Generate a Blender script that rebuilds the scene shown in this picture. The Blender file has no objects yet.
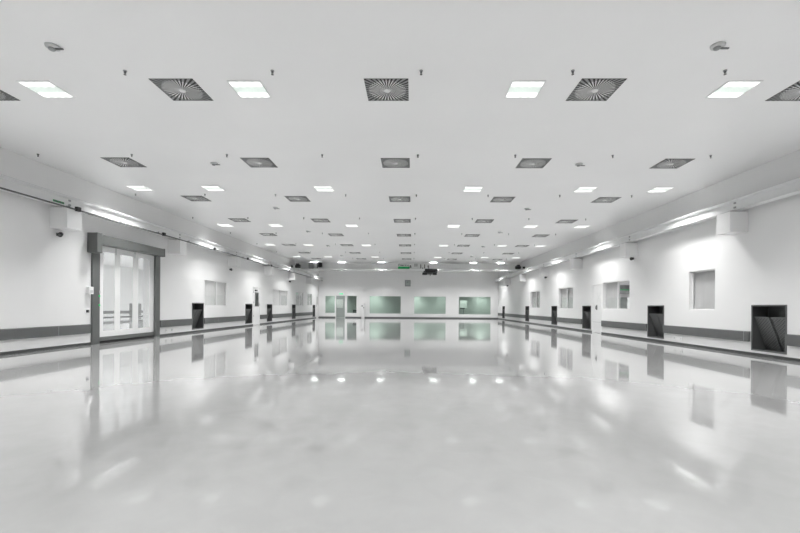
import bpy, bmesh, math, random
from mathutils import Matrix, Vector
random.seed(4)
PI = math.pi
S = bpy.context.scene
COL = S.collection

# ------------------------------------------------------------------ camera
XL, XR, YB, YF, H = -8.273, 7.612, 36.889, -6.0, 4.183
cam_d = bpy.data.cameras.new('camera'); cam = bpy.data.objects.new('camera', cam_d); COL.objects.link(cam)
cam_d.sensor_width = 36; cam_d.lens = 416.514 * 36 / 800
cam_d.shift_x = -(406.81 - 400) / 800; cam_d.shift_y = (306.51 - 266.5) / 800
cam_d.clip_start = 0.05; cam_d.clip_end = 200
cam.matrix_world = (Matrix.Translation((0, 0, 1.0378)) @ Matrix.Rotation(0.0127, 4, 'Z')
                    @ Matrix.Rotation(PI / 2, 4, 'X') @ Matrix.Rotation(0.0067, 4, 'Z'))
S.camera = cam
# ------------------------------------------------------------------ world, exposure
w = bpy.data.worlds.new('world'); S.world = w; w.use_nodes = True
w.node_tree.nodes['Background'].inputs[0].default_value = (0.9, 0.95, 1, 1)
w.node_tree.nodes['Background'].inputs[1].default_value = 0.3
S.view_settings.view_transform = 'Standard'; S.view_settings.look = 'None'
S.view_settings.gamma = 1.0; S.view_settings.use_curve_mapping = False
S.view_settings.exposure = 0.25
LAMP_POWER = 51.0    # light thrown down by each ceiling fixture
LENS_GLOW = 1.25     # luminance of the lens seen from the side


def area(name, loc, sx, sy, power, color=(1, 1, 1)):
    d = bpy.data.lights.new(name, 'AREA'); d.shape = 'RECTANGLE'; d.size = sx; d.size_y = sy
    d.energy = power; d.color = color; d.spread = math.radians(125)
    o = bpy.data.objects.new(name, d); COL.objects.link(o); o.location = loc
    return o


# lamps of the hall beyond the roll-up door and fill light in the rooms behind the far windows
for y in (13, 21, 29, 37):
    for x in (-12, -20):
        area('side_hall_lamp', (x, y, H - .06), 1.2, 2.4, 430)
for x, p in ((-7.5, 26), (-3.6, 26), (0.35, 23), (2.9, 13), (6.7, 24)):
    area('back_room_fill', (x, YB + 3.3, 2.66), .4, .8, p, (0.93, 1, 0.95))
    area('back_room_fill', (x, YB + 1.2, 2.66), .4, .8, p * .45, (0.93, 1, 0.95))
area('back_room_fill', (4.5, YB + .5, 2.66), .3, .3, 14, (0.93, 1, 0.95))  # extra light without a fixture, added to brighten the pale sheet

# ------------------------------------------------------------------ materials
MAT = {}


def mat(name, col, rough=.5, metal=0, spec=.5, coat=0, noise=0, nscale=3, bump=0, bscale=20, emit=0):
    m = bpy.data.materials.new(name); m.use_nodes = True; nt = m.node_tree
    b = nt.nodes['Principled BSDF']
    b.inputs['Base Color'].default_value = (*col, 1); b.inputs['Roughness'].default_value = rough
    b.inputs['Metallic'].default_value = metal; b.inputs['Specular IOR Level'].default_value = spec
    b.inputs['Coat Weight'].default_value = coat; b.inputs['Coat Roughness'].default_value = .05
    tc = nt.nodes.new('ShaderNodeTexCoord')
    if noise:
        n = nt.nodes.new('ShaderNodeTexNoise'); n.inputs['Scale'].default_value = nscale
        n.inputs['Detail'].default_value = 5
        nt.links.new(tc.outputs['Object'], n.inputs['Vector'])
        r = nt.nodes.new('ShaderNodeMapRange'); r.inputs['From Min'].default_value = .3; r.inputs['From Max'].default_value = .7
        r.inputs['To Min'].default_value = 1 - noise; r.inputs['To Max'].default_value = 1 + noise * .5
        nt.links.new(n.outputs['Fac'], r.inputs['Value'])
        v = nt.nodes.new('ShaderNodeVectorMath'); v.operation = 'SCALE'; v.inputs[0].default_value = col
        nt.links.new(r.outputs['Result'], v.inputs['Scale']); nt.links.new(v.outputs[0], b.inputs['Base Color'])
    if bump:
        n = nt.nodes.new('ShaderNodeTexNoise'); n.inputs['Scale'].default_value = bscale
        nt.links.new(tc.outputs['Object'], n.inputs['Vector'])
        bp = nt.nodes.new('ShaderNodeBump'); bp.inputs['Strength'].default_value = bump; bp.inputs['Distance'].default_value = .01
        nt.links.new(n.outputs['Fac'], bp.inputs['Height']); nt.links.new(bp.outputs['Normal'], b.inputs['Normal'])
    if emit:
        b.inputs['Emission Color'].default_value = (*col, 1); b.inputs['Emission Strength'].default_value = emit
    MAT[name] = m
    return m


mat('wall_paint', (.80, .80, .80), .38, noise=.015, nscale=.8)
mat('ceiling_panel', (.91, .91, .91), .42, noise=.02, nscale=.5)
mat('bracket_paint', (.84, .84, .84), .35)
mat('rail_paint', (.76, .765, .765), .3)
mat('girder_paint', (.74, .75, .745), .35)
mat('bumper_grey', (.118, .122, .122), .45, noise=.08, nscale=2)
mat('base_dark', (.055, .058, .058), .4)
mat('steel_frame', (.14, .145, .145), .4, metal=.3)
mat('steel_dark', (.105, .108, .108), .45, metal=.2)
mat('door_grey', (.14, .146, .143), .35, metal=.2, noise=.05, nscale=4)
mat('pvc_white', (.82, .82, .82), .3)
mat('door_white', (.76, .76, .76), .3)
mat('black', (.012, .012, .013), .35)
mat('rubber', (.02, .02, .02), .7)
mat('mid_grey', (.3, .31, .31), .4)
mat('light_grey', (.55, .56, .56), .4)
mat('blind_light', (.86, .86, .86), .6)
mat('blind_grey', (.58, .58, .58), .6, noise=.06, nscale=3)
mat('frame_white', (.78, .78, .78), .3)
mat('diffuser_light', (.85, .85, .85), .4)
mat('diffuser_mid', (.28, .285, .285), .4)
mat('diffuser_dark', (.02, .02, .02), .6)
mat('chrome', (.6, .6, .6), .2, metal=1)
mat('sign_green', (.02, .40, .12), .5)
mat('sign_green_lit', (.10, .75, .35), .5, emit=.25)
mat('button_green', (.02, .45, .12), .4, emit=.15)
mat('room_green', (.60, .63, .612), .6)
mat('leaf_green', (.30, .33, .315), .35)
mat('paper', (.8, .82, .8), .6)
mat('lamp_reflector', (.74, .84, .78), .3, emit=.40)
mat('display_face', (.45, .50, .48), .2)


def glass(name, tint, haze=0.0, hazecol=(.8, .8, .8)):
    m = bpy.data.materials.new(name); m.use_nodes = True; nt = m.node_tree
    for n in list(nt.nodes):
        if n.type == 'BSDF_PRINCIPLED': nt.nodes.remove(n)
    out = [n for n in nt.nodes if n.type == 'OUTPUT_MATERIAL'][0]
    tr = nt.nodes.new('ShaderNodeBsdfTransparent'); tr.inputs[0].default_value = (*tint, 1)
    gl = nt.nodes.new('ShaderNodeBsdfGlossy'); gl.inputs['Roughness'].default_value = .02
    lw = nt.nodes.new('ShaderNodeLayerWeight'); lw.inputs['Blend'].default_value = .5
    pw = nt.nodes.new('ShaderNodeMath'); pw.operation = 'POWER'; pw.inputs[1].default_value = 5
    nt.links.new(lw.outputs['Facing'], pw.inputs[0])
    fr = nt.nodes.new('ShaderNodeMath'); fr.operation = 'MULTIPLY_ADD'; fr.inputs[1].default_value = .9; fr.inputs[2].default_value = .035
    nt.links.new(pw.outputs[0], fr.inputs[0])
    mx = nt.nodes.new('ShaderNodeMixShader')
    nt.links.new(fr.outputs[0], mx.inputs[0])
    src = tr
    if haze:
        df = nt.nodes.new('ShaderNodeBsdfDiffuse'); df.inputs[0].default_value = (*hazecol, 1)
        m2 = nt.nodes.new('ShaderNodeMixShader'); m2.inputs[0].default_value = haze
        nt.links.new(tr.outputs[0], m2.inputs[1]); nt.links.new(df.outputs[0], m2.inputs[2]); src = m2
    nt.links.new(src.outputs[0], mx.inputs[1]); nt.links.new(gl.outputs[0], mx.inputs[2])
    nt.links.new(mx.outputs[0], out.inputs[0])
    MAT[name] = m


glass('glass_clear', (.97, .97, .97))
glass('glass_green', (.86, .915, .885))
glass('pvc_clear', (.93, .94, .94), .14)


def floor_mat():
    m = mat('floor_epoxy', (.42, .422, .42), .05, spec=.7, coat=.35); m.node_tree.nodes['Principled BSDF'].inputs['Coat Roughness'].default_value = .04
    nt = m.node_tree; b = nt.nodes['Principled BSDF']; tc = nt.nodes.new('ShaderNodeTexCoord')
    n = nt.nodes.new('ShaderNodeTexNoise'); n.inputs['Scale'].default_value = .55; n.inputs['Detail'].default_value = 7
    nt.links.new(tc.outputs['Object'], n.inputs['Vector'])
    cr = nt.nodes.new('ShaderNodeValToRGB')
    cr.color_ramp.elements[0].position = .3; cr.color_ramp.elements[0].color = (.355, .356, .355, 1)
    cr.color_ramp.elements[1].position = .7; cr.color_ramp.elements[1].color = (.39, .391, .39, 1)
    nt.links.new(n.outputs['Fac'], cr.inputs[0])
    # faint trowel marks and small stains
    n2 = nt.nodes.new('ShaderNodeTexNoise'); n2.inputs['Scale'].default_value = 4.5; n2.inputs['Detail'].default_value = 8
    n2.inputs['Distortion'].default_value = .8
    nt.links.new(tc.outputs['Object'], n2.inputs['Vector'])
    mr = nt.nodes.new('ShaderNodeMapRange'); mr.inputs['From Min'].default_value = .35; mr.inputs['From Max'].default_value = .65
    mr.inputs['To Min'].default_value = .97; mr.inputs['To Max'].default_value = 1.01
    nt.links.new(n2.outputs['Fac'], mr.inputs['Value'])
    v = nt.nodes.new('ShaderNodeVectorMath'); v.operation = 'SCALE'
    nt.links.new(cr.outputs[0], v.inputs[0]); nt.links.new(mr.outputs['Result'], v.inputs['Scale'])
    nt.links.new(v.outputs[0], b.inputs['Base Color'])
    r = nt.nodes.new('ShaderNodeMapRange'); r.inputs['To Min'].default_value = .03; r.inputs['To Max'].default_value = .08
    nt.links.new(n.outputs['Fac'], r.inputs['Value']); nt.links.new(r.outputs['Result'], b.inputs['Roughness'])
    nb = nt.nodes.new('ShaderNodeTexNoise'); nb.inputs['Scale'].default_value = .9; nb.inputs['Detail'].default_value = 2
    nt.links.new(tc.outputs['Object'], nb.inputs['Vector'])
    bp = nt.nodes.new('ShaderNodeBump'); bp.inputs['Strength'].default_value = .018; bp.inputs['Distance'].default_value = .01
    nt.links.new(nb.outputs['Fac'], bp.inputs['Height']); nt.links.new(bp.outputs['Normal'], b.inputs['Normal'])


floor_mat()


def mesh_mat():
    """expanded-metal look of the return air filters: crossed diagonal lines"""
    m = mat('filter_mesh', (.12, .125, .125), .5, metal=.2)
    nt = m.node_tree; b = nt.nodes['Principled BSDF']; tc = nt.nodes.new('ShaderNodeTexCoord')
    facs = []
    for a in (55, -55):
        mp = nt.nodes.new('ShaderNodeMapping'); mp.inputs['Rotation'].default_value = (math.radians(a), 0, 0)
        nt.links.new(tc.outputs['Object'], mp.inputs['Vector'])
        wv = nt.nodes.new('ShaderNodeTexWave'); wv.bands_direction = 'Y'; wv.inputs['Scale'].default_value = 7
        nt.links.new(mp.outputs[0], wv.inputs['Vector']); facs.append(wv)
    mx = nt.nodes.new('ShaderNodeMath'); mx.operation = 'MAXIMUM'
    nt.links.new(facs[0].outputs['Fac'], mx.inputs[0]); nt.links.new(facs[1].outputs['Fac'], mx.inputs[1])
    cr = nt.nodes.new('ShaderNodeValToRGB')
    cr.color_ramp.elements[0].position = .55; cr.color_ramp.elements[0].color = (.07, .073, .073, 1)
    cr.color_ramp.elements[1].position = .95; cr.color_ramp.elements[1].color = (.17, .175, .175, 1)
    nt.links.new(mx.outputs[0], cr.inputs[0]); nt.links.new(cr.outputs[0], b.inputs['Base Color'])


mesh_mat()


def lens_mat():
    m = bpy.data.materials.new('lamp_lens'); m.use_nodes = True; nt = m.node_tree
    for n in list(nt.nodes):
        if n.type == 'BSDF_PRINCIPLED': nt.nodes.remove(n)
    out = [n for n in nt.nodes if n.type == 'OUTPUT_MATERIAL'][0]
    e = nt.nodes.new('ShaderNodeEmission'); e.inputs[0].default_value = (1, 1, .993, 1)
    e.inputs['Strength'].default_value = LENS_GLOW; nt.links.new(e.outputs[0], out.inputs[0])
    MAT['lamp_lens'] = m


lens_mat()


# ------------------------------------------------------------------ mesh helpers
class MB:
    def __init__(self): self.v = []; self.f = []; self.sm = []

    def poly(self, pts, smooth=False):
        i = len(self.v); self.v += [tuple(p) for p in pts]; self.f.append(tuple(range(i, i + len(pts)))); self.sm.append(smooth)
        return self

    def box(self, a, b, ch=0):
        x0, x1 = sorted((a[0], b[0])); y0, y1 = sorted((a[1], b[1])); z0, z1 = sorted((a[2], b[2]))
        if ch:
            bm = bmesh.new(); bmesh.ops.create_cube(bm, size=1)
            for v in bm.verts: v.co = Vector(((x0 + x1) / 2 + v.co.x * (x1 - x0), (y0 + y1) / 2 + v.co.y * (y1 - y0), (z0 + z1) / 2 + v.co.z * (z1 - z0)))
            bmesh.ops.bevel(bm, geom=list(bm.edges), offset=ch, segments=2, affect='EDGES', profile=.5)
            i = len(self.v); bm.verts.index_update(); self.v += [tuple(v.co) for v in bm.verts]
            for f in bm.faces: self.f.append(tuple(i + v.index for v in f.verts)); self.sm.append(False)
            bm.free(); return self
        i = len(self.v)
        self.v += [(x0, y0, z0), (x1, y0, z0), (x1, y1, z0), (x0, y1, z0), (x0, y0, z1), (x1, y0, z1), (x1, y1, z1), (x0, y1, z1)]
        for q in ((0, 3, 2, 1), (4, 5, 6, 7), (0, 1, 5, 4), (1, 2, 6, 5), (2, 3, 7, 6), (3, 0, 4, 7)):
            self.f.append(tuple(i + k for k in q)); self.sm.append(False)
        return self

    def lathe(self, c, prof, n=20, axis='z'):
        """prof: (radius, height) pairs turned round an axis through c"""
        i = len(self.v)
        for r, h in prof:
            for k in range(n):
                a = 2 * PI * k / n; p = (r * math.cos(a), r * math.sin(a), h)
                if axis == 'x': p = (p[2], p[0], p[1])
                if axis == 'y': p = (p[1], p[2], p[0])
                self.v.append((c[0] + p[0], c[1] + p[1], c[2] + p[2]))
        for j in range(len(prof) - 1):
            for k in range(n):
                a = i + j * n + k; b = i + j * n + (k + 1) % n
                self.f.append((a, b, b + n, a + n)); self.sm.append(True)
        self.f.append(tuple(i + k for k in range(n))[::-1]); self.sm.append(False)
        self.f.append(tuple(i + (len(prof) - 1) * n + k for k in range(n))); self.sm.append(False)
        return self

    def rod(self, a, b, r, n=8):
        a = Vector(a); b = Vector(b); d = (b - a).normalized()
        u = d.orthogonal().normalized(); w_ = d.cross(u); i = len(self.v)
        for p in (a, b):
            for k in range(n):
                t = 2 * PI * k / n; self.v.append(tuple(p + u * r * math.cos(t) + w_ * r * math.sin(t)))
        for k in range(n):
            self.f.append((i + k, i + (k + 1) % n, i + n + (k + 1) % n, i + n + k)); self.sm.append(True)
        self.f.append(tuple(i + k for k in range(n))[::-1]); self.f.append(tuple(i + n + k for k in range(n))); self.sm += [False, False]
        return self

    def prism(self, prof, axis, a, b):
        """extrude a closed 2-D profile between a and b along an axis; profile in the other two axes"""
        def P(p, t): return {'x': (t, p[0], p[1]), 'y': (p[0], t, p[1]), 'z': (p[0], p[1], t)}[axis]
        i = len(self.v); n = len(prof)
        self.v += [P(p, a) for p in prof] + [P(p, b) for p in prof]
        for k in range(n):
            self.f.append((i + k, i + (k + 1) % n, i + n + (k + 1) % n, i + n + k)); self.sm.append(False)
        self.f.append(tuple(i + k for k in range(n))[::-1]); self.f.append(tuple(i + n + k for k in range(n))); self.sm += [False, False]
        return self

    def build(self, name, material, parent=None, loc=None, fix=True):
        me = bpy.data.meshes.new(name); me.from_pydata(self.v, [], self.f); me.update()
        if fix:
            bm = bmesh.new(); bm.from_mesh(me); bmesh.ops.recalc_face_normals(bm, faces=bm.faces); bm.to_mesh(me); bm.free()
        for p, s in zip(me.polygons, self.sm): p.use_smooth = s
        o = bpy.data.objects.new(name, me); COL.objects.link(o)
        o.data.materials.append(MAT[material])
        if parent: o.parent = parent
        if loc: o.location = loc
        return o


def tag(o, label, cat, group=None):
    o['label'] = label; o['category'] = cat
    if group: o['group'] = group
    return o


def thing(name, label, cat, loc=(0, 0, 0), rz=0, group=None):
    o = bpy.data.objects.new(name, None); COL.objects.link(o); o.location = loc; o.rotation_euler = (0, 0, rz)
    o.empty_display_size = .2
    return tag(o, label, cat, group)


def struct(o): o['kind'] = 'structure'; return o


def root(name, loc=(0, 0, 0)):
    o = bpy.data.objects.new(name, None); COL.objects.link(o); o.location = loc; o['kind'] = 'structure'; return o


def copy_tree(o, parent=None):
    c = o.copy(); COL.objects.link(c)
    if parent: c.parent = parent
    for ch in o.children: copy_tree(ch, c)
    return c


def at_each(make, spots, labels, group):
    """first spot uses the original, the others copies of it and of its parts"""
    first = make(); kids = None
    for i, ((x, y, z), lab) in enumerate(zip(spots, labels)):
        o = first if i == 0 else copy_tree(first)
        o.location = (x, y, z); o['label'] = lab; o['group'] = group


ORD = ['first', 'second', 'third', 'fourth', 'fifth', 'sixth', 'seventh', 'eighth', 'ninth', 'tenth']


# ------------------------------------------------------------------ room shell
def wall(name, axis, inner, outer, u0, u1, z0, z1, holes):
    us = sorted({u0, u1, *[h[0] for h in holes], *[h[1] for h in holes]})
    zs = sorted({z0, z1, *[h[2] for h in holes], *[h[3] for h in holes]})
    P = (lambda n, u, z: (n, u, z)) if axis == 'x' else (lambda n, u, z: (u, n, z))
    m = MB()
    for a, b in zip(us, us[1:]):
        for c, d in zip(zs, zs[1:]):
            um, zm = (a + b) / 2, (c + d) / 2
            if any(h[0] < um < h[1] and h[2] < zm < h[3] for h in holes): continue
            for n in (inner, outer): m.poly([P(n, a, c), P(n, b, c), P(n, b, d), P(n, a, d)])
    for h in holes:
        a, b, c, d = h
        m.poly([P(inner, a, c), P(outer, a, c), P(outer, a, d), P(inner, a, d)])
        m.poly([P(inner, b, c), P(outer, b, c), P(outer, b, d), P(inner, b, d)])
        m.poly([P(inner, a, d), P(outer, a, d), P(outer, b, d), P(inner, b, d)])
        m.poly([P(inner, a, c), P(outer, a, c), P(outer, b, c), P(inner, b, c)])
    for a, b in ((u0, u1),):
        m.poly([P(inner, a, z0), P(outer, a, z0), P(outer, a, z1), P(inner, a, z1)])
        m.poly([P(inner, b, z0), P(outer, b, z0), P(outer, b, z1), P(inner, b, z1)])
    return struct(m.build(name, 'wall_paint', fix=False))


GZ = (.115, 1.125)
NICHE_L = [(15.55, 16.42), (20.56, 21.43), (23.64, 24.50), (28.58, 29.44), (34.54, 35.40)]
NICHE_R = [(8.55, 9.43), (12.675, 13.545), (17.81, 18.70), (21.95, 22.82), (27.18, 28.04), (34.30, 35.16)]
WIN_L = [(16.50, 18.52, 1.01, 2.05), (24.60, 27.60, 1.03, 2.03), (29.57, 31.6, 1.04, 2.03), (32.83, 34.3, 1.05, 2.03)]
WIN_R = [(10.57, 11.55, 1.0, 2.04), (14.69, 16.73, .99, 2.03), (19.81, 21.76, .98, 2.02), (24.9, 27.0, 1.0, 2.02)]
DOOR_L = (21.55, 22.52, 0, 2.03)
DOOR_LB = (35.72, 36.6, 0, 2.03)
DOOR_R = (16.80, 17.68, 0, 2.03)
ROLL = (10.90, 13.32, 0, 2.62)
WB = [(-7.74, -6.84, .40, 1.97), (-5.80, -4.90, .40, 1.97), (-3.80, -.98, .37, 1.965), (.16, 3.0, .37, 1.955), (4.10, 6.97, .35, 1.96)]
DOOR_B = (-6.80, -5.92, 0, 2.0)
T = .40

fl = MB().box((-26, YF - .3, -.2), (XR + T, YB + 5, 0)).build('floor', 'floor_epoxy'); struct(fl)
ce = MB().box((XL - T, YF - .3, H), (XR + T, YB + .2, H + .2)).build('ceiling', 'ceiling_panel'); struct(ce)
wall('wall_left', 'x', XL, XL - T, YF, YB, 0, H, [(a, b, *GZ) for a, b in NICHE_L] + WIN_L + [DOOR_L, DOOR_LB, ROLL])
wall('wall_right', 'x', XR, XR + T, YF, YB, 0, H, [(a, b, *GZ) for a, b in NICHE_R] + WIN_R + [DOOR_R])
wall('wall_back', 'y', YB, YB + .2, XL - T, XR + T, 0, H, WB + [DOOR_B])
struct(MB().box((XL - T, YF - .2, 0), (XR + T, YF, H)).build('wall_front', 'wall_paint'))
# hall beyond the roll-up door
struct(MB().box((-26, 6, H), (XL - T, 46, H + .2)).build('ceiling_side_hall', 'ceiling_panel'))
struct(MB().box((-24.6, 6, 0), (-24.2, 46, H)).build('wall_side_hall', 'wall_paint'))
struct(MB().box((-24.2, 45.8, 0), (XL - T, 46, H)).build('wall_side_hall_end', 'wall_paint'))
struct(MB().box((-24.2, 6, 0), (XL - T, 6.2, H)).build('wall_side_hall_near', 'wall_paint'))
struct(MB().box((-26, YB + 5, -.2), (XL - T, 46.2, 0)).build('floor_side_hall', 'floor_epoxy'))
# rooms behind the far windows
ys, ye = YB + .2, YB + 4.2
struct(MB().box((XL - T, ye, 0), (XR + T, ye + .2, 2.9)).build('wall_back_room', 'room_green'))
struct(MB().box((XL - T, ys, 2.7), (XR + T, ye, 2.9)).build('ceiling_back_room', 'room_green'))
for i, x in enumerate((XL - T, -4.45, -.45, 3.5, XR + .2)):
    struct(MB().box((x, ys, 0), (x + .15, ye, 2.7)).build('wall_back_room_partition', 'room_green'))


# ------------------------------------------------------------------ baseboards and bumper rails
def gaps(lo, hi, holes):
    out = []; cur = lo
    for a, b in sorted(holes):
        if a > cur: out.append((cur, a))
        cur = max(cur, b)
    if cur < hi: out.append((cur, hi))
    return out


def strip(name, axis, plane, sgn, spans, z0, z1, th, material, cap=0.0):
    m = MB()
    for a, b in spans:
        if axis == 'x':
            prof = [(plane, z0), (plane + sgn * th, z0), (plane + sgn * th, z1 - cap), (plane + sgn * (th - cap), z1), (plane, z1)]
            m.prism(prof, 'y', a, b)
        else:
            m.box((a, plane, z0), (b, plane + sgn * th, z1))
    return struct(m.build(name, material))


roll_out = (10.60, 13.51)
strip('baseboard_left', 'x', XL, 1, gaps(YF, YB, [roll_out, DOOR_L[:2], DOOR_LB[:2]]), 0, .065, .02, 'base_dark', .008)
strip('baseboard_right', 'x', XR, -1, gaps(YF, YB, [DOOR_R[:2]]), 0, .065, .02, 'base_dark', .008)
strip('baseboard_back', 'y', YB, -1, gaps(XL + .02, XR - .02, [DOOR_B[:2]]), 0, .10, .02, 'bumper_grey')
n = 1
pl = .035
for sgn, plane, holes in ((1, XL, NICHE_L + [roll_out, DOOR_L[:2], (35.4, YB)]), (-1, XR, NICHE_R + [DOOR_R[:2]])):
    for a, b in gaps(YF, YB - .02, holes):
        if b - a < .15: continue
        o = strip('trim_%d' % n, 'x', plane, sgn, [(a + pl, b - pl)], .30, .53, .045, 'bumper_grey', .012); n += 1
        # joint covers of the bumper rail
        k = math.floor((a - 9.6) / 4.0) + 1
        m = MB(); any_ = False
        while 9.6 + 4.0 * k < b - .2:
            y = 9.6 + 4.0 * k; k += 1; any_ = True
            m.box((plane + sgn * .02, y - .006, .298), (plane + sgn * .046, y + .006, .528))
        if any_: m.build('joint_cover', 'mid_grey', o)


# ------------------------------------------------------------------ windows
def window(n_, plane, sgn, a, b, z0, z1, mull, blind, back='curtain'):
    """sgn: +1 for the left wall (room lies on +x)"""
    r = root('window_%d' % n_, (plane, (a + b) / 2, z0)); r.location = (0, 0, 0)
    rc = .02 if sgn > 0 else .08
    fx0, fx1 = plane - sgn * rc, plane - sgn * (rc + .05)
    m = MB(); fw = .025
    m.box((fx0, a, z0), (fx1, b, z0 + fw)).box((fx0, a, z1 - fw), (fx1, b, z1))
    m.box((fx0, a, z0 + fw), (fx1, a + fw, z1 - fw)).box((fx0, b - fw, z0 + fw), (fx1, b, z1 - fw))
    m.build('window_frame', 'frame_white', r)
    cuts = [a + fw] + [v for v in mull] + [b - fw]
    for v in mull: MB().box((fx0, v - .03, z0 + fw), (fx1, v + .03, z1 - fw)).build('mullion', 'frame_white', r)
    for i, (c, d) in enumerate(zip(cuts, cuts[1:])):
        c2 = c + (.03 if i else 0); d2 = d - (.03 if i < len(cuts) - 2 else 0)
        xg = plane - sgn * (rc + .025)
        MB().box((xg - .003, c2, z0 + fw), (xg + .003, d2, z1 - fw)).build('pane', 'glass_clear', r)
    xb = plane - sgn * (rc + .07)
    for i, (c, d) in enumerate(zip(cuts, cuts[1:])):
        if blind is None or (isinstance(blind, tuple) and blind[i] is None): continue
        mt = blind if isinstance(blind, str) else blind[i]
        m = MB(); N = max(4, int((d - c) / .11))
        for k in range(N):                       # gently pleated curtain
            y0 = c + (d - c) * k / N; y1 = c + (d - c) * (k + 1) / N
            xa = xb + (.004 if k % 2 else -.004); xc = xb + (-.004 if k % 2 else .004)
            m.poly([(xa, y0, z0 + .01), (xc, y1, z0 + .01), (xc, y1, z1 - .02), (xa, y0, z1 - .02)])
            m.poly([(xa - sgn * .01, y0, z0 + .01), (xc - sgn * .01, y1, z0 + .01), (xc - sgn * .01, y1, z1 - .02), (xa - sgn * .01, y0, z1 - .02)])
        m.build('curtain' if N > 5 else 'blind', mt, r, fix=False)
    return r


wn = 1
for a, b, c, d in WIN_L:
    window(wn, XL, 1, a, b, c, d, [(a + b) / 2 + (.02 if wn != 4 else 0)], 'blind_light'); wn += 1
window(5, XR, -1, *WIN_R[0], [], 'blind_grey')
window(6, XR, -1, *WIN_R[1], [15.68], (None, 'blind_grey'))
window(7, XR, -1, *WIN_R[2], [20.78], 'blind_grey')
window(8, XR, -1, *WIN_R[3], [25.9], 'blind_grey')
# closed backs behind the curtained openings (left) and a small office behind window 6
for plane, sgn, wins in ((XL - T, -1, WIN_L), (XR + T, 1, [WIN_R[0], WIN_R[2], WIN_R[3]])):
    for a, b, c, d in wins:
        struct(MB().box((plane, a - .05, c - .05), (plane + sgn * .05, b + .05, d + .05)).build('wall_window_backing', 'wall_paint'))
xo = XR + T
ya, yb, zb, dp = 14.2, 18.5, 2.7, 3.2
for nm, p, q in (('wall_office_end', (xo + dp, ya, 0), (xo + dp + .1, yb, zb)), ('wall_office_near', (xo, ya - .1, 0), (xo + dp, ya, zb)),
                 ('wall_office_far', (xo, yb, 0), (xo + dp, yb + .1, zb)), ('ceiling_office', (xo, ya, zb), (xo + dp, yb, zb + .1)), ('floor_office', (xo, ya, -.1), (xo + dp, yb, 0))):
    struct(MB().box(p, q).build(nm, 'wall_paint'))
area('office_lamp', (xo + 1.4, 16.2, 2.66), .6, 1.2, 60)

for i, (a, b, c, d) in enumerate(WB):
    r = root('window_%d' % (9 + i))
    fw = .035; m = MB(); y0, y1 = YB + .02, YB + .08
    m.box((a, y0, c), (b, y1, c + fw)).box((a, y0, d - fw), (b, y1, d)).box((a, y0, c + fw), (a + fw, y1, d - fw)).box((b - fw, y0, c + fw), (b, y1, d - fw))
    m.build('window_frame', 'frame_white', r)
    MB().box((a + fw, YB + .045, c + fw), (b - fw, YB + .055, d - fw)).build('pane', 'glass_green', r)


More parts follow.
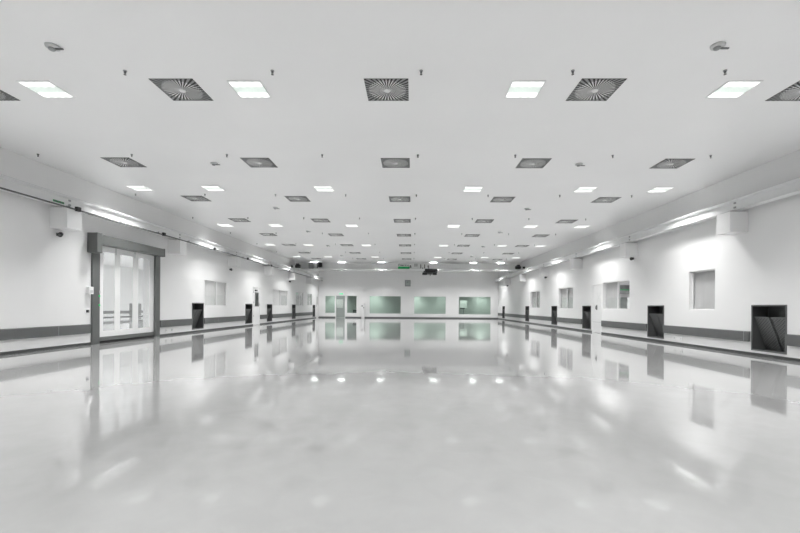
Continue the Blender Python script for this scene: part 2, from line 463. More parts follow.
# ------------------------------------------------------------------ hinged doors
def side_door(n_, plane, sgn, a, b, zt, kind):
    r = root('door_%d' % n_); X = lambda d: plane + sgn * d
    m = MB(); fw = .05
    m.box((X(.012), a, 0), (X(-.1), a + fw, zt)).box((X(.012), b - fw, 0), (X(-.1), b, zt)).box((X(.012), a + fw, zt - fw), (X(-.1), b - fw, zt))
    m.build('door_frame', 'frame_white', r)
    leaf = MB()
    ia, ib = a + fw + .006, b - fw - .006
    if kind == 'vision':
        wa, wb, wz0, wz1 = 21.80, 22.33, .99, 1.73
        leaf.box((X(0), ia, .01), (X(-.05), ib, wz0)).box((X(0), ia, wz1), (X(-.05), ib, zt - fw - .006))
        leaf.box((X(0), ia, wz0), (X(-.05), wa, wz1)).box((X(0), wb, wz0), (X(-.05), ib, wz1))
        leaf.build('door_leaf', 'door_white', r)
        g = MB(); t = .03
        g.box((X(.008), wa, wz0), (X(-.03), wa + t, wz1)).box((X(.008), wb - t, wz0), (X(-.03), wb, wz1)).box((X(.008), wa + t, wz0), (X(-.03), wb - t, wz0 + t)).box((X(.008), wa + t, wz1 - t), (X(-.03), wb - t, wz1))
        g.build('glazing_bead', 'mid_grey', r)
        MB().box((X(-.02), wa + t, wz0 + t), (X(-.025), wb - t, wz1 - t)).build('pane', 'glass_clear', r)
        MB().box((X(0), ia + .18, 1.80), (X(.06), ia + .42, 1.87), .008).build('door_closer', 'steel_dark', r)
        h = MB(); h.box((X(0), ib - .09, 1.0), (X(.012), ib - .05, 1.2)); h.rod((X(.012), ib - .07, 1.08), (X(.06), ib - .07, 1.08), .01); h.rod((X(.06), ib - .07, 1.08), (X(.06), ib - .19, 1.08), .01)
        h.build('door_handle', 'mid_grey', r)
        hg = MB()
        for z in (.5, 1.2, 1.75): hg.rod((X(.012), a + fw, z - .05), (X(.012), a + fw, z + .05), .012)
        hg.build('hinge', 'mid_grey', r)
    elif kind == 'dots':
        leaf.box((X(0), ia, .01), (X(-.05), ib, zt - fw - .006)); leaf.build('door_leaf', 'door_white', r)
        m = MB()
        for k in range(3):
            for s in (-1, 1):
                for q in (-1, 1):
                    m.lathe((X(.0), 17.09 + s * .055 * (k + .6), 1.45 + q * .065 * (k + .6)), [(.012, 0), (.012, sgn * .004)], 10, 'x')
        m.build('warning_mark', 'mid_grey', r)
        h = MB(); h.box((X(0), 17.22, .95), (X(.015), 17.30, 1.15), .003); h.rod((X(.015), 17.26, 1.1), (X(.05), 17.26, 1.1), .01); h.rod((X(.05), 17.26, 1.1), (X(.05), 17.26, .98), .012)
        h.build('door_handle', 'steel_dark', r)
        MB().box((X(0), ia, .44), (X(.006), ib, .46)).build('kick_trim', 'light_grey', r)
    else:
        leaf.box((X(0), ia, .01), (X(-.05), ib, zt - fw - .006)); leaf.build('door_leaf', 'door_white', r)
        MB().box((X(0), ia + .12, 1.15), (X(.006), ib - .12, 1.85)).build('pane', 'blind_grey', r)
        h = MB(); h.box((X(0), ia + .03, .95), (X(.012), ia + .07, 1.15)); h.rod((X(.012), ia + .05, 1.05), (X(.05), ia + .05, 1.05), .01); h.rod((X(.05), ia + .05, 1.05), (X(.05), ia + .16, 1.05), .01)
        h.build('door_handle', 'mid_grey', r)
    MB().box((X(-.36), a, 0), (X(-.38), b, zt)).build('door_backing', 'wall_paint', r)
    return r


side_door(2, XL, 1, *DOOR_L[:2], DOOR_L[3], 'vision')
side_door(3, XL, 1, *DOOR_LB[:2], DOOR_LB[3], 'plain')
side_door(4, XR, -1, *DOOR_R[:2], DOOR_R[3], 'dots')
# far door, green-grey leaf with a square window
r = root('door_5'); a, b = DOOR_B[:2]; zt = 2.0; fw = .05; y = YB
m = MB(); m.box((a, y - .015, 0), (a + fw, y + .1, zt)).box((b - fw, y - .015, 0), (b, y + .1, zt)).box((a + fw, y - .015, zt - fw), (b - fw, y + .1, zt)); m.build('door_frame', 'frame_white', r)
ia, ib = a + fw + .005, b - fw - .005; wa, wb, z0, z1 = ia + .03, ia + .62, .88, 1.64
m = MB(); m.box((ia, y + .01, .01), (ib, y + .05, z0)).box((ia, y + .01, z1), (ib, y + .05, zt - fw - .005)).box((ia, y + .01, z0), (wa, y + .05, z1)).box((wb, y + .01, z0), (ib, y + .05, z1)); m.build('door_leaf', 'leaf_green', r)
MB().box((wa, y + .025, z0), (wb, y + .03, z1)).build('pane', 'glass_clear', r)
h = MB(); h.box((ia + .02, y + .01, .78), (ia + .06, y, .98)); h.rod((ia + .04, y, .86), (ia + .04, y - .05, .86), .01); h.rod((ia + .04, y - .05, .86), (ia + .17, y - .05, .86), .012); h.build('door_handle', 'mid_grey', r)

# ------------------------------------------------------------------ roll-up door
r = root('door_1')
Xw = XL
m = MB(); m.box((Xw, 10.62, 0), (Xw + .05, 10.87, 2.60), .006).box((Xw - .06, 10.86, 0), (Xw, 10.93, 2.62)); m.build('guide_post', 'door_grey', r)
m = MB(); m.box((Xw, 13.26, 0), (Xw + .05, 13.49, 2.60), .006).box((Xw - .06, 13.28, 0), (Xw, 13.34, 2.62)); m.build('guide_post', 'door_grey', r)
hd = MB().box((Xw, 10.66, 2.60), (Xw + .26, 13.36, 2.84), .012).build('header_box', 'door_grey', r)
MB().box((Xw, 10.48, 2.36), (Xw + .27, 10.66, 2.87), .012).build('motor_cover', 'door_grey', r)
MB().box((Xw, 13.36, 2.59), (Xw + .265, 13.39, 2.85)).build('end_plate', 'steel_frame', r)
xs0, xs1 = Xw - .035, Xw - .029
wins = [(11.09, 11.52), (11.74, 12.27), (12.52, 13.05)]
cu = MB(); ca, cb, cz0, cz1 = 10.93, 13.28, .17, 2.61; wz0, wz1 = .33, 2.46
e = [ca] + [v for p in wins for v in p] + [cb]
for i in range(0, len(e), 2): cu.box((xs0, e[i], cz0), (xs1, e[i + 1], cz1))
for a_, b_ in wins: cu.box((xs0, a_, cz0), (xs1, b_, wz0)).box((xs0, a_, wz1), (xs1, b_, cz1))
cur = cu.build('curtain', 'pvc_white', r)
for a_, b_ in wins: MB().box((xs0 + .001, a_, wz0), (xs1 - .001, b_, wz1)).build('vision_panel', 'pvc_clear', r)
for yy in (11.55, 12.35): MB().box((xs1, yy - .02, 2.42), (xs1 + .012, yy + .02, 2.60)).build('strap', 'light_grey', r)
MB().box((Xw - .07, 10.93, .065), (Xw + .01, 13.30, .17), .008).build('bottom_bar', 'door_grey', r)
MB().box((Xw - .055, 10.93, .0), (Xw - .005, 13.30, .066)).build('rubber_seal', 'rubber', r)
MB().box((Xw + .05, 10.84, 1.33), (Xw + .065, 10.865, 1.40)).build('sensor_cap', 'light_grey', r)
for z in (1.26, 1.02):
    MB().lathe((Xw + .05, 10.84, z), [(.028, 0), (.028, .012), (.018, .018)], 16, 'x').build('push_button', 'button_green', r)

t = thing('control_box', 'small white control box on the wall edge left of the roll-up door post', 'control box', (Xw, 10.53, 1.30))
MB().box((0, -.07, 0), (.09, .07, .19), .008).build('housing', 'frame_white', t)
MB().box((.09, -.045, .03), (.094, .045, .10)).build('cover', 'light_grey', t)
t = thing('wall_switch', 'tiny black switch on the white wall beside the roll-up door, below the control box', 'switch', (Xw, 10.50, .83))
MB().box((0, -.03, 0), (.03, .03, .07), .004).build('housing', 'black', t)
MB().box((.03, -.014, .02), (.036, .014, .05)).build('rocker', 'steel_dark', t)

# things seen through the clear panels, standing in the hall beyond
strip('trim_40', 'x', -24.2, 1, [(7, 45)], .30, .53, .05, 'bumper_grey', .01)
strip('baseboard_side_hall', 'x', -24.2, 1, [(7, 45)], 0, .07, .02, 'base_dark')


# ------------------------------------------------------------------ return air grilles
def grille(side, a, b, label):
    """recess lined in dark sheet steel with two tilted filter screens; side=+1 left wall, -1 right wall"""
    plane = XL if side == 1 else XR
    t = thing('return_air_grille', label, 'air grille', (plane, (a + b) / 2, GZ[0]), 0, 'return air grilles along the side walls')
    wd = (b - a) / 2; ht = GZ[1] - GZ[0]; D = .36
    s = -side          # into the wall
    e = .004
    f = MB(); fw, pr = .032, -s * .014
    f.box((0, -wd, 0), (pr, -wd + fw, ht)).box((0, wd - fw, 0), (pr, wd, ht)).box((0, -wd + fw, 0), (pr, wd - fw, fw)).box((0, -wd + fw, ht - fw), (pr, wd - fw, ht))
    f.build('frame', 'steel_frame', t)
    c = MB()
    c.box((s * D, -wd + e, e), (s * (D - .004), wd - e, ht - e)).box((0, -wd + e, e), (s * D, -wd + .012, ht - e)).box((0, wd - .012, e), (s * D, wd - e, ht - e))
    c.box((0, -wd + .012, e), (s * D, wd - .012, .012)).box((0, -wd + .012, ht - .012), (s * D, wd - .012, ht - e))
    c.build('duct_lining', 'steel_dark', t)
    zt_, zb_ = ht - .26, .02; xt, xb = s * .03, s * .31
    for sy0, sy1 in ((-wd + .035, -.018), (.018, wd - .035)):
        pn = MB()
        pn.poly([(xt, sy0, zt_), (xt, sy1, zt_), (xb, sy1, zb_), (xb, sy0, zb_)])
        pn.poly([(xt + s * .02, sy0, zt_), (xt + s * .02, sy1, zt_), (xb + s * .02, sy1, zb_), (xb + s * .02, sy0, zb_)])
        p = pn.build('filter_screen', 'filter_mesh', t, fix=False)
        fr = MB(); g = .014
        dx, dz = xb - xt, zb_ - zt_
        def Q(k, y_, o): return (xt + dx * k - s * o, y_, zt_ + dz * k)
        def bar(k0, k1, ya_, yb_):
            fr.poly([Q(k0, ya_, .006), Q(k0, yb_, .006), Q(k1, yb_, .006), Q(k1, ya_, .006)])
            fr.poly([Q(k0, ya_, 0), Q(k0, yb_, 0), Q(k1, yb_, 0), Q(k1, ya_, 0)])
            fr.poly([Q(k0, ya_, .006), Q(k1, ya_, .006), Q(k1, ya_, 0), Q(k0, ya_, 0)])
            fr.poly([Q(k0, yb_, .006), Q(k1, yb_, .006), Q(k1, yb_, 0), Q(k0, yb_, 0)])
        bar(0, .04, sy0, sy1); bar(.96, 1, sy0, sy1); bar(.5, .52, sy0, sy1); bar(0, 1, sy0, sy0 + g); bar(0, 1, sy1 - g, sy1)
        fr.build('screen_frame', 'steel_frame', p, fix=False)
    return t


LAB_L = ['dark recessed return air grille in the left wall, nearest after the roll-up door',
         'dark recessed return air grille immediately left of the white door with a vision panel',
         'dark recessed return air grille just past the white vision-panel door on the left wall',
         'dark narrow-looking return air grille far down the left wall, second from the corner',
         'farthest dark return air grille on the left wall, beside the back corner']
LAB_R = ['large dark recessed return air grille nearest the camera on the right wall',
         'dark recessed return air grille second nearest the camera on the right wall',
         'dark recessed return air grille beside the white door on the right wall',
         'dark return air grille, fourth from the camera along the right wall',
         'dark return air grille fifth along the right wall, second from its far end',
         'farthest dark return air grille on the right wall, close to the back corner']
for (a, b), l in zip(NICHE_L, LAB_L): grille(1, a, b, l)
for (a, b), l in zip(NICHE_R, LAB_R): grille(-1, a, b, l)
# one more on the far wall of the side hall, seen through the clear door panels
t = thing('return_air_grille', 'dark grille on the far wall seen through the clear middle strip of the roll-up door', 'air grille', (-24.2, 36.1, .1), 0, 'return air grilles along the side walls')
MB().box((0, -.75, 0), (.05, .75, 1.05)).build('frame', 'steel_frame', t)
MB().box((.05, -.68, .06), (.056, .68, .98)).build('filter_screen', 'filter_mesh', t)
t = thing('storage_crate', 'grey crate standing low behind the right clear strip of the roll-up door', 'crate', (-9.25, 14.45, 0))
MB().box((-.4, -.28, .0), (.4, .28, .47), .02).build('body', 'mid_grey', t)
MB().box((-.42, -.30, .47), (.42, .30, .52), .01).build('lid', 'steel_frame', t)

# ------------------------------------------------------------------ crane runways on wall brackets
BY = [9.47 + 4.6 * k for k in range(-2, 6)]
RZ0, RZ1 = 3.27, 3.52


def runway(xc, side, name, label):
    t = thing(name, label, 'crane rail', (xc, YF + .1, RZ0))
    ln = YB - .05 - (YF + .1); fw, h = .10, RZ1 - RZ0
    # rolled I section, flange toes sloping towards the web
    p = [(-fw, 0), (fw, 0), (fw, .012), (.012, .04), (.012, h - .04), (fw, h - .012), (fw, h), (-fw, h), (-fw, h - .012), (-.012, h - .04), (-.012, .04), (-fw, .012)]
    MB().prism(p, 'y', 0, ln).build('beam', 'rail_paint', t)
    MB().box((-.025, 0, h), (.025, ln, h + .03)).build('rail_head', 'light_grey', t)
    for y in BY:
        yy = y + .12 - (YF + .1)
        if yy < 0: continue
        for dz in (.075, .175):
            MB().box((side * .012, yy - .03, dz - .02), (side * .03, yy + .03, dz + .02), .004).build('joint_bolt', 'mid_grey', t)
    return t


XRL, XRR = XL + .27, XR - .25
tl = runway(XRL, 1, 'crane_runway', 'long light grey crane runway beam along the top of the left wall')
tr = runway(XRR, -1, 'crane_runway', 'long light grey crane runway beam along the top of the right wall')
for side, plane, word in ((1, XL, 'left'), (-1, XR, 'right')):
    xi = plane + side * .40
    vis = [y for y in BY if y > 9]
    for i, y in enumerate(vis):
        if i == 0: lab = 'boxy white bracket nearest the camera holding the crane beam on the %s wall' % word
        elif i == len(vis) - 1: lab = 'farthest boxy white crane beam bracket on the %s wall, at the back corner' % word
        else: lab = 'boxy white crane beam bracket, %s from the camera on the %s wall' % (ORD[i], word)
        t = thing('beam_bracket', lab, 'bracket', (plane, y + (.125 if side > 0 else .29), 2.78), 0, 'wall brackets under the crane beams')
        MB().box((0, -.21, 0), (side * .41, .21, .47), .006).build('casing', 'bracket_paint', t)
        MB().box((side * .02, -.15, .47), (side * .37, .15, .488)).build('bearing_plate', 'mid_grey', t)

# conductor line with its collectors and brackets on the left runway
t = thing('conductor_rail', 'thin dark conductor rail running under the inner edge of the left crane beam', 'rail', (XRL + .17, YF + .2, 3.225))
MB().box((-.012, 0, 0), (.012, YB - YF - .8, .03)).build('rail_bar', 'steel_dark', t)
k = 0
for y in (9.40, 11.1, 12.75, 14.5, 15.9, 17.6, 19.2, 20.9, 22.5, 24.2, 25.9, 27.5, 29.2, 30.9):
    yy = y - (YF + .2)
    b_ = MB(); b_.box((-.012, yy - .012, .03), (.012, yy + .012, .07)).box((-.066, yy - .012, .048), (-.012, yy + .012, .06)); b_.build('hanger', 'mid_grey', t)
for y, w_ in ((9.63, .12), (13.0, .11), (16.37, .11), (19.7, .10), (23.05, .10), (26.4, .1)):
    yy = y - (YF + .2)
    MB().box((-.02, yy - w_ / 2, -.02), (.05, yy + w_ / 2, .085), .01).build('end_feed', 'black', t)


def text_mesh(name, body, size, material, parent, loc, rot, depth=.002):
    cu_ = bpy.data.curves.new(name, 'FONT'); cu_.body = body; cu_.size = size; cu_.extrude = depth; cu_.offset = .008
    tmp = bpy.data.objects.new(name, cu_); COL.objects.link(tmp)
    dg = bpy.context.evaluated_depsgraph_get(); dg.update()
    me = bpy.data.meshes.new_from_object(tmp.evaluated_get(dg))
    bpy.data.objects.remove(tmp)
    o = bpy.data.objects.new(name, me); COL.objects.link(o); me.materials.clear(); me.materials.append(MAT[material])
    o.parent = parent; o.location = loc; o.rotation_euler = rot
    return o


sg = MB().box((.10, 14.95, .03), (.104, 15.24, .075)).build('maker_plate', 'sign_green', tl)
for k in range(4): MB().box((.104, 14.965 + .07 * k, .036), (.107, 15.015 + .07 * k, .068)).build('lettering', 'steel_dark', tl)

# ------------------------------------------------------------------ bridge crane
GY = 29.5
cr = thing('bridge_crane', 'light grey overhead bridge crane spanning the far end of the hall', 'crane', (0, GY, RZ1 + .03))
z0 = 0.0; gh = H - .05 - (RZ1 + .03)
# one deep welded girder, chamfered toward the camera at both flanges
x0, x1 = XRL - .12, XRR + .12
pr = [(-.31, .0), (.31, .0), (.31, .02), (.24, .12), (.03, .14), (.03, gh - .06), (.16, gh - .035), (.18, gh - .02), (.165, gh), (-.165, gh), (-.18, gh - .02), (-.16, gh - .035), (-.03, gh - .06), (-.03, .14), (-.24, .12), (-.31, .02)]
MB().prism(pr, 'x', x0, x1).build('girder', 'girder_paint', cr)
for side, xr in ((1, XRL), (-1, XRR)):
    e = MB().box((xr - .09, -1.9, -.0), (xr + .09, -.16, .2), .01).box((xr - .09, .16, 0), (xr + .09, 1.9, .2), .01).build('end_truck', 'light_grey', cr)
    for yy in (-1.65, 1.65):
        MB().lathe((xr - .03, yy, .0 + .10), [(.09, 0), (.1, .005), (.1, .055), (.09, .06)], 20, 'x').build('wheel', 'steel_dark', e)
    MB().box((xr - .07, -1.94, .04), (xr + .07, -1.9, .16)).build('buffer', 'rubber', e)
    mo = MB().lathe((xr + side * .10, -1.45, .15), [(.10, 0), (.12, side * .03), (.12, side * .32), (.09, side * .36)], 18, 'x').build('drive_motor', 'black', cr)
    MB().box((xr + side * .16, -1.55, .26), (xr + side * .36, -1.36, .34), .01).build('terminal_box', 'black', mo)
    MB().box((xr - .03, -1.25, .2), (xr + .01, -1.19, .52)).build('sensor_mast', 'frame_white', cr)
# electrical cabinet and limit switch group near the left end
MB().box((-7.3, -.32, .10), (-6.95, -.14, .55), .01).build('cabinet', 'mid_grey', cr)
MB().box((-6.9, -.30, .12), (-6.75, -.14, .52), .01).build('cabinet', 'light_grey', cr)
MB().box((-6.62, -.34, .22), (-6.35, -.14, .55), .01).build('power_unit', 'black', cr)
MB().box((-6.80, -.24, .16), (-6.66, -.14, .50), .01).build('power_unit', 'steel_frame', cr)
pl_ = MB().box((-1.02, -.036, .15), (-.20, -.031, .31)).build('name_plate', 'sign_green', cr)
text_mesh('lettering', 'Cranetec', .20, 'steel_dark', cr, (-1.0, -.032, .35), (PI / 2, 0, 0))
text_mesh('lettering', 'a', .32, 'black', cr, (-.20, -.032, .25), (PI / 2, 0, 0))
lg = MB()
for k in range(5): lg.box((.13 + .05 * k, -.036, .32), (.16 + .05 * k, -.031, .54))
lg.build('emblem', 'mid_grey', cr)
text_mesh('lettering', '1,1 t', .38, 'black', cr, (.50, -.032, .20), (PI / 2, 0, 0))

ho = thing('chain_hoist', 'black electric hoist hanging under the crane girder right of its green sign', 'hoist', (1.27, GY, 3.285))
MB().box((-.48, -.44, .12), (.48, .40, .262), .02).build('trolley', 'black', ho)
MB().box((-.40, -.46, .24), (.48, -.33, .40), .02).build('drive_housing', 'black', ho)
MB().box((-.56, -.16, .0), (-.2, .16, .16), .03).build('motor', 'black', ho)
MB().box((.16, -.16, -.0), (.46, .16, .16), .03).build('motor', 'black', ho)
MB().box((-.18, -.10, .03), (.14, .10, .13), .02).build('gearbox', 'steel_dark', ho)
hk = MB().rod((0, 0, -.06), (0, 0, .05), .025).build('hook_block', 'steel_dark', ho)
for x in (-.4, .4):
    MB().lathe((x, -.475, .20), [(.05, 0), (.055, .01), (.055, .03), (.05, .035)], 16, 'y').build('wheel', 'steel_dark', ho)


# ------------------------------------------------------------------ ceiling: downlights, diffusers, sprinklers, detectors
def make_light():
    t = thing('ceiling_light', '', 'ceiling light'); hs = .235
    d = bpy.data.lights.new('downlight', 'AREA'); d.shape = 'SQUARE'; d.size = .42; d.energy = LAMP_POWER
    d.color = (1, 1, .993); d.spread = math.radians(121)
    lo = bpy.data.objects.new('downlight', d); COL.objects.link(lo); lo.parent = t; lo.location = (0, 0, -.016)
    f = MB(); fw = .012
    f.box((-hs, -hs, -.012), (hs, -hs + fw, 0)).box((-hs, hs - fw, -.012), (hs, hs, 0)).box((-hs, -hs + fw, -.012), (-hs + fw, hs - fw, 0)).box((hs - fw, -hs + fw, -.012), (hs, hs - fw, 0))
    f.build('frame', 'frame_white', t)
    MB().box((-hs + fw, -hs + fw, -.004), (hs - fw, hs - fw, 0)).build('reflector', 'lamp_reflector', t)
    for yc in (-.148, .148):
        N = 40; pts = []
        L = hs - fw - .004
        def wv(u): return .050 + .016 * abs(math.sin(PI * 4 * (u + L) / (2 * L)))
        for k in range(N + 1): u = -L + 2 * L * k / N; pts.append((u, yc + wv(u)))
        for k in range(N + 1): u = L - 2 * L * k / N; pts.append((u, yc - wv(u)))
        MB().prism(pts, 'z', -.011, -.005).build('lens_strip', 'lamp_lens', t)
    return t


LX = [-7.36, -5.37, -2.38, 1.60, 4.58, 6.55]
LY = [6.03, 11.13, 16.25, 21.41, 26.48]
POS = ['leftmost', 'second from left', 'third from left', 'third from right', 'second from right', 'rightmost']
spots, labs = [], []
for j, y in enumerate(LY):
    for i, x in enumerate(LX):
        spots.append((x, y, H)); labs.append('square twin-strip ceiling light, %s in the %s row of lights' % (POS[i], ORD[j]))
for i, x in enumerate((-6.9, -5.0, -2.2, 1.5, 4.3, 6.2)):  # row shifted off the regular spacing to put bright spots on the girder
    spots.append((x, 29.50, H)); labs.append('ceiling light moved over the crane girder to brighten it, %s of its row' % POS[i])
for i, x in enumerate(LX):
    spots.append((x, 34.6, H)); labs.append('ceiling light behind the crane girder, %s of the row nearest the far wall' % POS[i])
for j, y in enumerate((.93, -4.1)):
    for i, x in enumerate(LX):
        spots.append((x, y, H)); labs.append('ceiling light behind the camera, %s in the %s such row' % (POS[i], ORD[j]))
at_each(make_light, spots, labs, 'square ceiling lights')


def make_diffuser():
    t = thing('swirl_diffuser', '', 'air diffuser'); hs = .308
    MB().box((-hs, -hs, -.003), (hs, hs, 0)).build('back_plate', 'diffuser_dark', t)
    N = 36; R1, R2 = .27, .12
    inner, outer = MB(), MB()
    def edge(a):
        c, s = abs(math.cos(a)), abs(math.sin(a)); return hs / max(c, s)
    for k in range(N):
        a = 2 * PI * k / N; da = 2 * PI / N * .21
        for (mb, r0, r1f, fr) in ((inner, .045, lambda q: R1, 1.0), (outer, R1, edge, 1.25)):
            A, B = a - da * fr, a + da * fr
            q = []
            for ang, rr in ((A, r0), (B, r0), (B, r1f(B)), (A, r1f(A))):
                q.append((rr * math.cos(ang), rr * math.sin(ang)))
            # vane: lower edge on one side, tucked up on the other
            zz = (-.0055, -.005, -.005, -.0055)
            mb.poly([(x, y, z) for (x, y), z in zip(q, zz)])
            mb.poly([(x, y, z + .001) for (x, y), z in zip(q, zz)])
    inner.build('vane_ring', 'diffuser_light', t, fix=False); outer.build('outer_vanes', 'diffuser_mid', t, fix=False)
    for rad, w_ in ((R1, .010), (R2, .006)):
        ring = MB()
        M_ = 40
        for k in range(M_):
            a0, a1 = 2 * PI * k / M_, 2 * PI * (k + 1) / M_
            ring.poly([((rad - w_) * math.cos(a0), (rad - w_) * math.sin(a0), -.018), (rad * math.cos(a0), rad * math.sin(a0), -.018), (rad * math.cos(a1), rad * math.sin(a1), -.018), ((rad - w_) * math.cos(a1), (rad - w_) * math.sin(a1), -.018)])
        ring.build('guide_ring', 'diffuser_mid', t, fix=False)
    MB().lathe((0, 0, -.02), [(.04, 0), (.045, .004), (.045, .018)], 18).build('hub', 'diffuser_light', t)
    return t


CN = ['far left column', 'left inner column', 'middle column', 'right inner column', 'far right column']
spots, labs = [], []
for k in range(8):
    for c in range(5):
        spots.append((-.381 + 3 * (c - 2), 6.053 + 3.078 * k, H))
        labs.append('square swirl air diffuser, %s, %s row from the camera' % (CN[c], ORD[k]))
at_each(make_diffuser, spots, labs, 'swirl air diffusers')


def make_sprinkler():
    t = thing('sprinkler_head', '', 'sprinkler')
    MB().lathe((0, 0, -.012), [(.02, 0), (.024, .004), (.024, .012)], 14).build('escutcheon', 'mid_grey', t)
    m = MB(); m.lathe((0, 0, -.032), [(.014, 0), (.016, .01), (.014, .02)], 10)
    m.rod((.012, 0, -.032), (.004, 0, -.052), .004, 6).rod((-.012, 0, -.032), (-.004, 0, -.052), .004, 6)
    m.build('body', 'steel_dark', t)
    MB().lathe((0, 0, -.056), [(.017, 0), (.017, .004)], 12).build('deflector', 'steel_dark', t)
    return t


SX = [-7.86, -5.88, -3.88, -1.89, .10, 2.11, 4.11, 6.11]
SC = ['leftmost', 'second', 'third', 'fourth', 'fifth', 'sixth', 'seventh', 'rightmost']
spots, labs = [], []
for k in range(8):
    for i, x in enumerate(SX):
        y = 5.55 + 3.08 * k
        px = 411.5 + 416.5 * x / y
        if -5 < px < 805:
            spots.append((x, y, H)); labs.append('tiny dark ceiling sprinkler, %s of eight columns, %s row from the camera' % (SC[i], ORD[k]))
at_each(make_sprinkler, spots, labs, 'ceiling sprinkler heads')


def make_detector():
    t = thing('smoke_detector', '', 'smoke detector')
    MB().lathe((0, 0, -.03), [(.055, 0), (.075, .008), (.08, .03)], 24).build('base', 'light_grey', t)
    MB().lathe((-.01, 0, -.055), [(.022, 0), (.034, .006), (.04, .025)], 20).build('sensing_chamber', 'mid_grey', t)
    MB().box((.035, -.012, -.045), (.13, .012, -.030), .004).build('indicator_arm', 'steel_frame', t)
    return t


spots, labs = [], []
for s_, x in (('left', -4.40), ('right', 3.63)):
    for k in range(6):
        spots.append((x, 5.02 + 4.14 * k, H)); labs.append('small round smoke detector on the ceiling, %s line, %s from the camera' % (s_, ORD[k]))
at_each(make_detector, spots, labs, 'ceiling smoke detectors')


# ------------------------------------------------------------------ wall cameras
def cctv(plane, side, y, z, label):
    t = thing('security_camera', label, 'security camera', (plane, y, z), 0, 'black security cameras on the side walls')
    MB().box((0, -.035, -.035), (side * .02, .035, .035), .004).build('wall_plate', 'black', t)
    MB().rod((side * .02, 0, 0), (side * .06, 0, .0), .02).build('arm', 'black', t)
    b_ = MB().rod((side * .055, .03, .02), (side * .10, -.05, -.02), .05, 14).build('camera_body', 'black', t)
    MB().rod((side * .10, -.05, -.02), (side * .106, -.06, -.025), .032, 12).build('lens', 'steel_dark', b_)


for (y, l) in ((9.6, 'black security camera left of the roll-up door, nearest on the left wall'),
               (18.76, 'small black security camera on the left wall past the first two-pane window'),
               (27.85, 'tiny black security camera farthest down the left wall')): cctv(XL, 1, y, 2.66, l)
for (y, l) in ((14.44, 'black security camera below the second crane bracket, nearest on the right wall'),
               (23.69, 'small black security camera in the middle of the right wall'),
               (33.07, 'tiny black security camera farthest down the right wall')): cctv(XR, -1, y, 2.74, l)


# ------------------------------------------------------------------ sockets on the low white wall strips
def socket(plane, side, y, label, group):
    t = thing('wall_socket', label, 'socket', (plane, y, .18), 0, group)
    MB().box((0, -.05, -.05), (side * .02, .05, .05), .005).build('cover_plate', 'frame_white', t)
    MB().lathe((side * .02, 0, 0), [(.026, 0), (.026, side * .003)], 16, 'x').build('socket_face', 'light_grey', t)


socket(XR, -1, 12.15, 'white wall socket under the bumper rail on the right wall, left one of the pair', 'low wall sockets')
socket(XR, -1, 11.85, 'white wall socket under the bumper rail on the right wall, right one of the pair', 'low wall sockets')
socket(XL, 1, 13.9, 'white wall socket low on the left wall, close to the roll-up door post', 'low wall sockets')
socket(XL, 1, 14.25, 'white wall socket low on the left wall, farther of the pair from the roll-up door', 'low wall sockets')

# ------------------------------------------------------------------ things at the far wall
t = thing('wall_display', 'square grey framed clock display high on the far wall', 'clock', (-.40, YB, 2.82))
m = MB(); m.box((-.25, 0, 0), (-.18, -.08, .56)).box((.18, 0, 0), (.25, -.08, .56)).box((-.18, 0, 0), (.18, -.08, .08)).box((-.18, 0, .48), (.18, -.08, .56)); m.build('frame', 'mid_grey', t)
MB().box((-.18, -.0, .08), (.18, -.05, .48)).build('face', 'display_face', t)
MB().box((-.09, -.05, .36), (.05, -.055, .40)).build('digits', 'steel_dark', t)
t = thing('exit_sign', 'small lit green exit sign above the far door', 'exit sign', (-6.29, YB, 2.04))
MB().box((-.17, 0, 0), (.17, -.05, .16), .005).build('housing', 'frame_white', t)
MB().box((-.155, -.05, .015), (.155, -.053, .145)).build('face', 'sign_green_lit', t)
ar = MB(); ar.box((-.05, -.053, .065), (.08, -.055, .09)); ar.poly([(-.05, -.0551, .115), (-.11, -.0551, .078), (-.05, -.0551, .04)]); ar.build('arrow', 'frame_white', t)
t = thing('dispenser_stand', 'white free-standing dispenser post with black controls against the far wall', 'dispenser', (-4.33, YB - .18, 0))
MB().box((-.16, -.12, 0), (.16, .12, .03), .01).build('base', 'light_grey', t)
MB().box((-.13, -.07, .03), (.13, .07, .85), .01).build('column', 'frame_white', t)
MB().box((-.15, -.10, .85), (.15, .09, 1.30), .02).build('dispenser_head', 'frame_white', t)
MB().box((-.12, -.104, 1.0), (-.02, -.10, 1.12)).build('control_panel', 'black', t)
MB().box((.04, -.106, .82 + .05), (.10, -.10, .95)).build('nozzle', 'black', t)
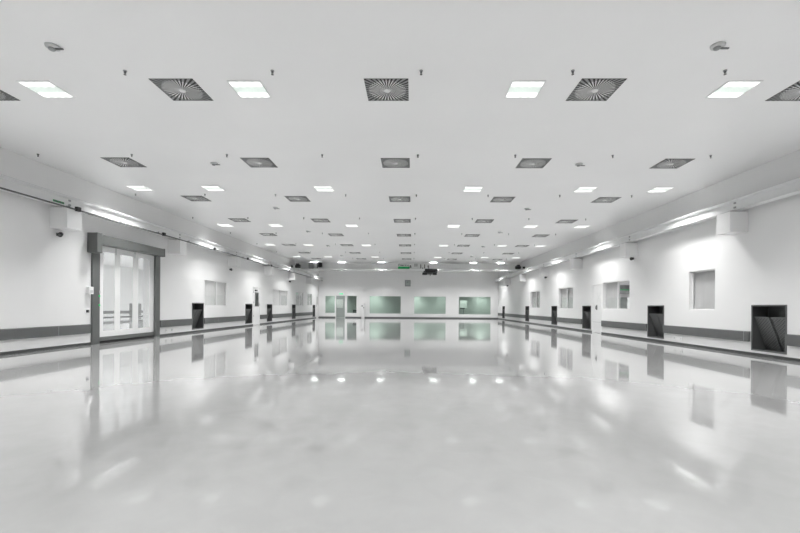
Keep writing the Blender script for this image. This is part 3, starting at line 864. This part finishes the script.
t = thing('desk_box', 'small black box standing inside the right half window beside the far door', 'box', (-5.10, YB + .35, .40))
MB().box((-.17, -.15, 0), (.17, .15, .29), .02).build('body', 'black', t)
MB().box((-.13, -.155, .05), (.13, -.15, .22)).build('front_panel', 'steel_dark', t)
t = thing('side_table', 'low pale table inside the window beside the far door', 'table', (-5.2, YB + .55, 0))
MB().box((-.5, -.32, .36), (.5, .32, .395), .005).build('tabletop', 'light_grey', t)
for x in (-.45, .45):
    for y in (-.27, .27): MB().box((x - .02, y - .02, 0), (x + .02, y + .02, .36)).build('leg', 'mid_grey', t)
t = tag(MB().box((4.35, YB + 1.0, .95), (5.0, YB + 1.03, 1.62)).build('poster', 'paper'), 'pale sheet inside the rightmost far window', 'poster')
t.parent = None
st = thing('lectern', 'slim dark stand holding the pale sheet inside the rightmost far window', 'stand', (4.67, YB + 1.1, 0))
MB().box((-.03, -.03, 0), (.03, .03, 1.5)).build('post', 'mid_grey', st)
MB().box((-.3, -.06, .84), (.12, .06, .92)).build('shelf', 'steel_dark', st)
MB().box((-.25, -.2, 0), (.25, .2, .03), .01).build('base', 'mid_grey', st)

# ------------------------------------------------------------------ office behind the right-hand two-pane window
t = thing('notice_board', 'dark notice board with a green stripe inside the near pane of the right two-pane window', 'notice board', (xo + 1.3, 18.44, 1.64))
MB().box((-1.0, 0, .22), (.75, .04, .40)).build('panel', 'steel_frame', t)
MB().box((-1.0, -.005, .17), (.75, .04, .22)).build('stripe', 'sign_green', t)
MB().box((-1.0, 0, .02), (-.85, .04, .17)).build('panel', 'steel_frame', t)
MB().box((-.2, 0, .02), (.6, .04, .17)).build('panel', 'mid_grey', t)
t = thing('office_cabinet', 'grey cabinet inside the near pane of the right two-pane window', 'cabinet', (xo + 1.3, 18.1, 0))
MB().box((-.2, -.3, 0), (.7, .25, 1.5), .01).build('body', 'mid_grey', t)
MB().box((-.18, -.315, .03), (.24, -.3, 1.47)).build('door', 'light_grey', t)
MB().box((.26, -.315, .03), (.68, -.3, 1.47)).build('door', 'light_grey', t)
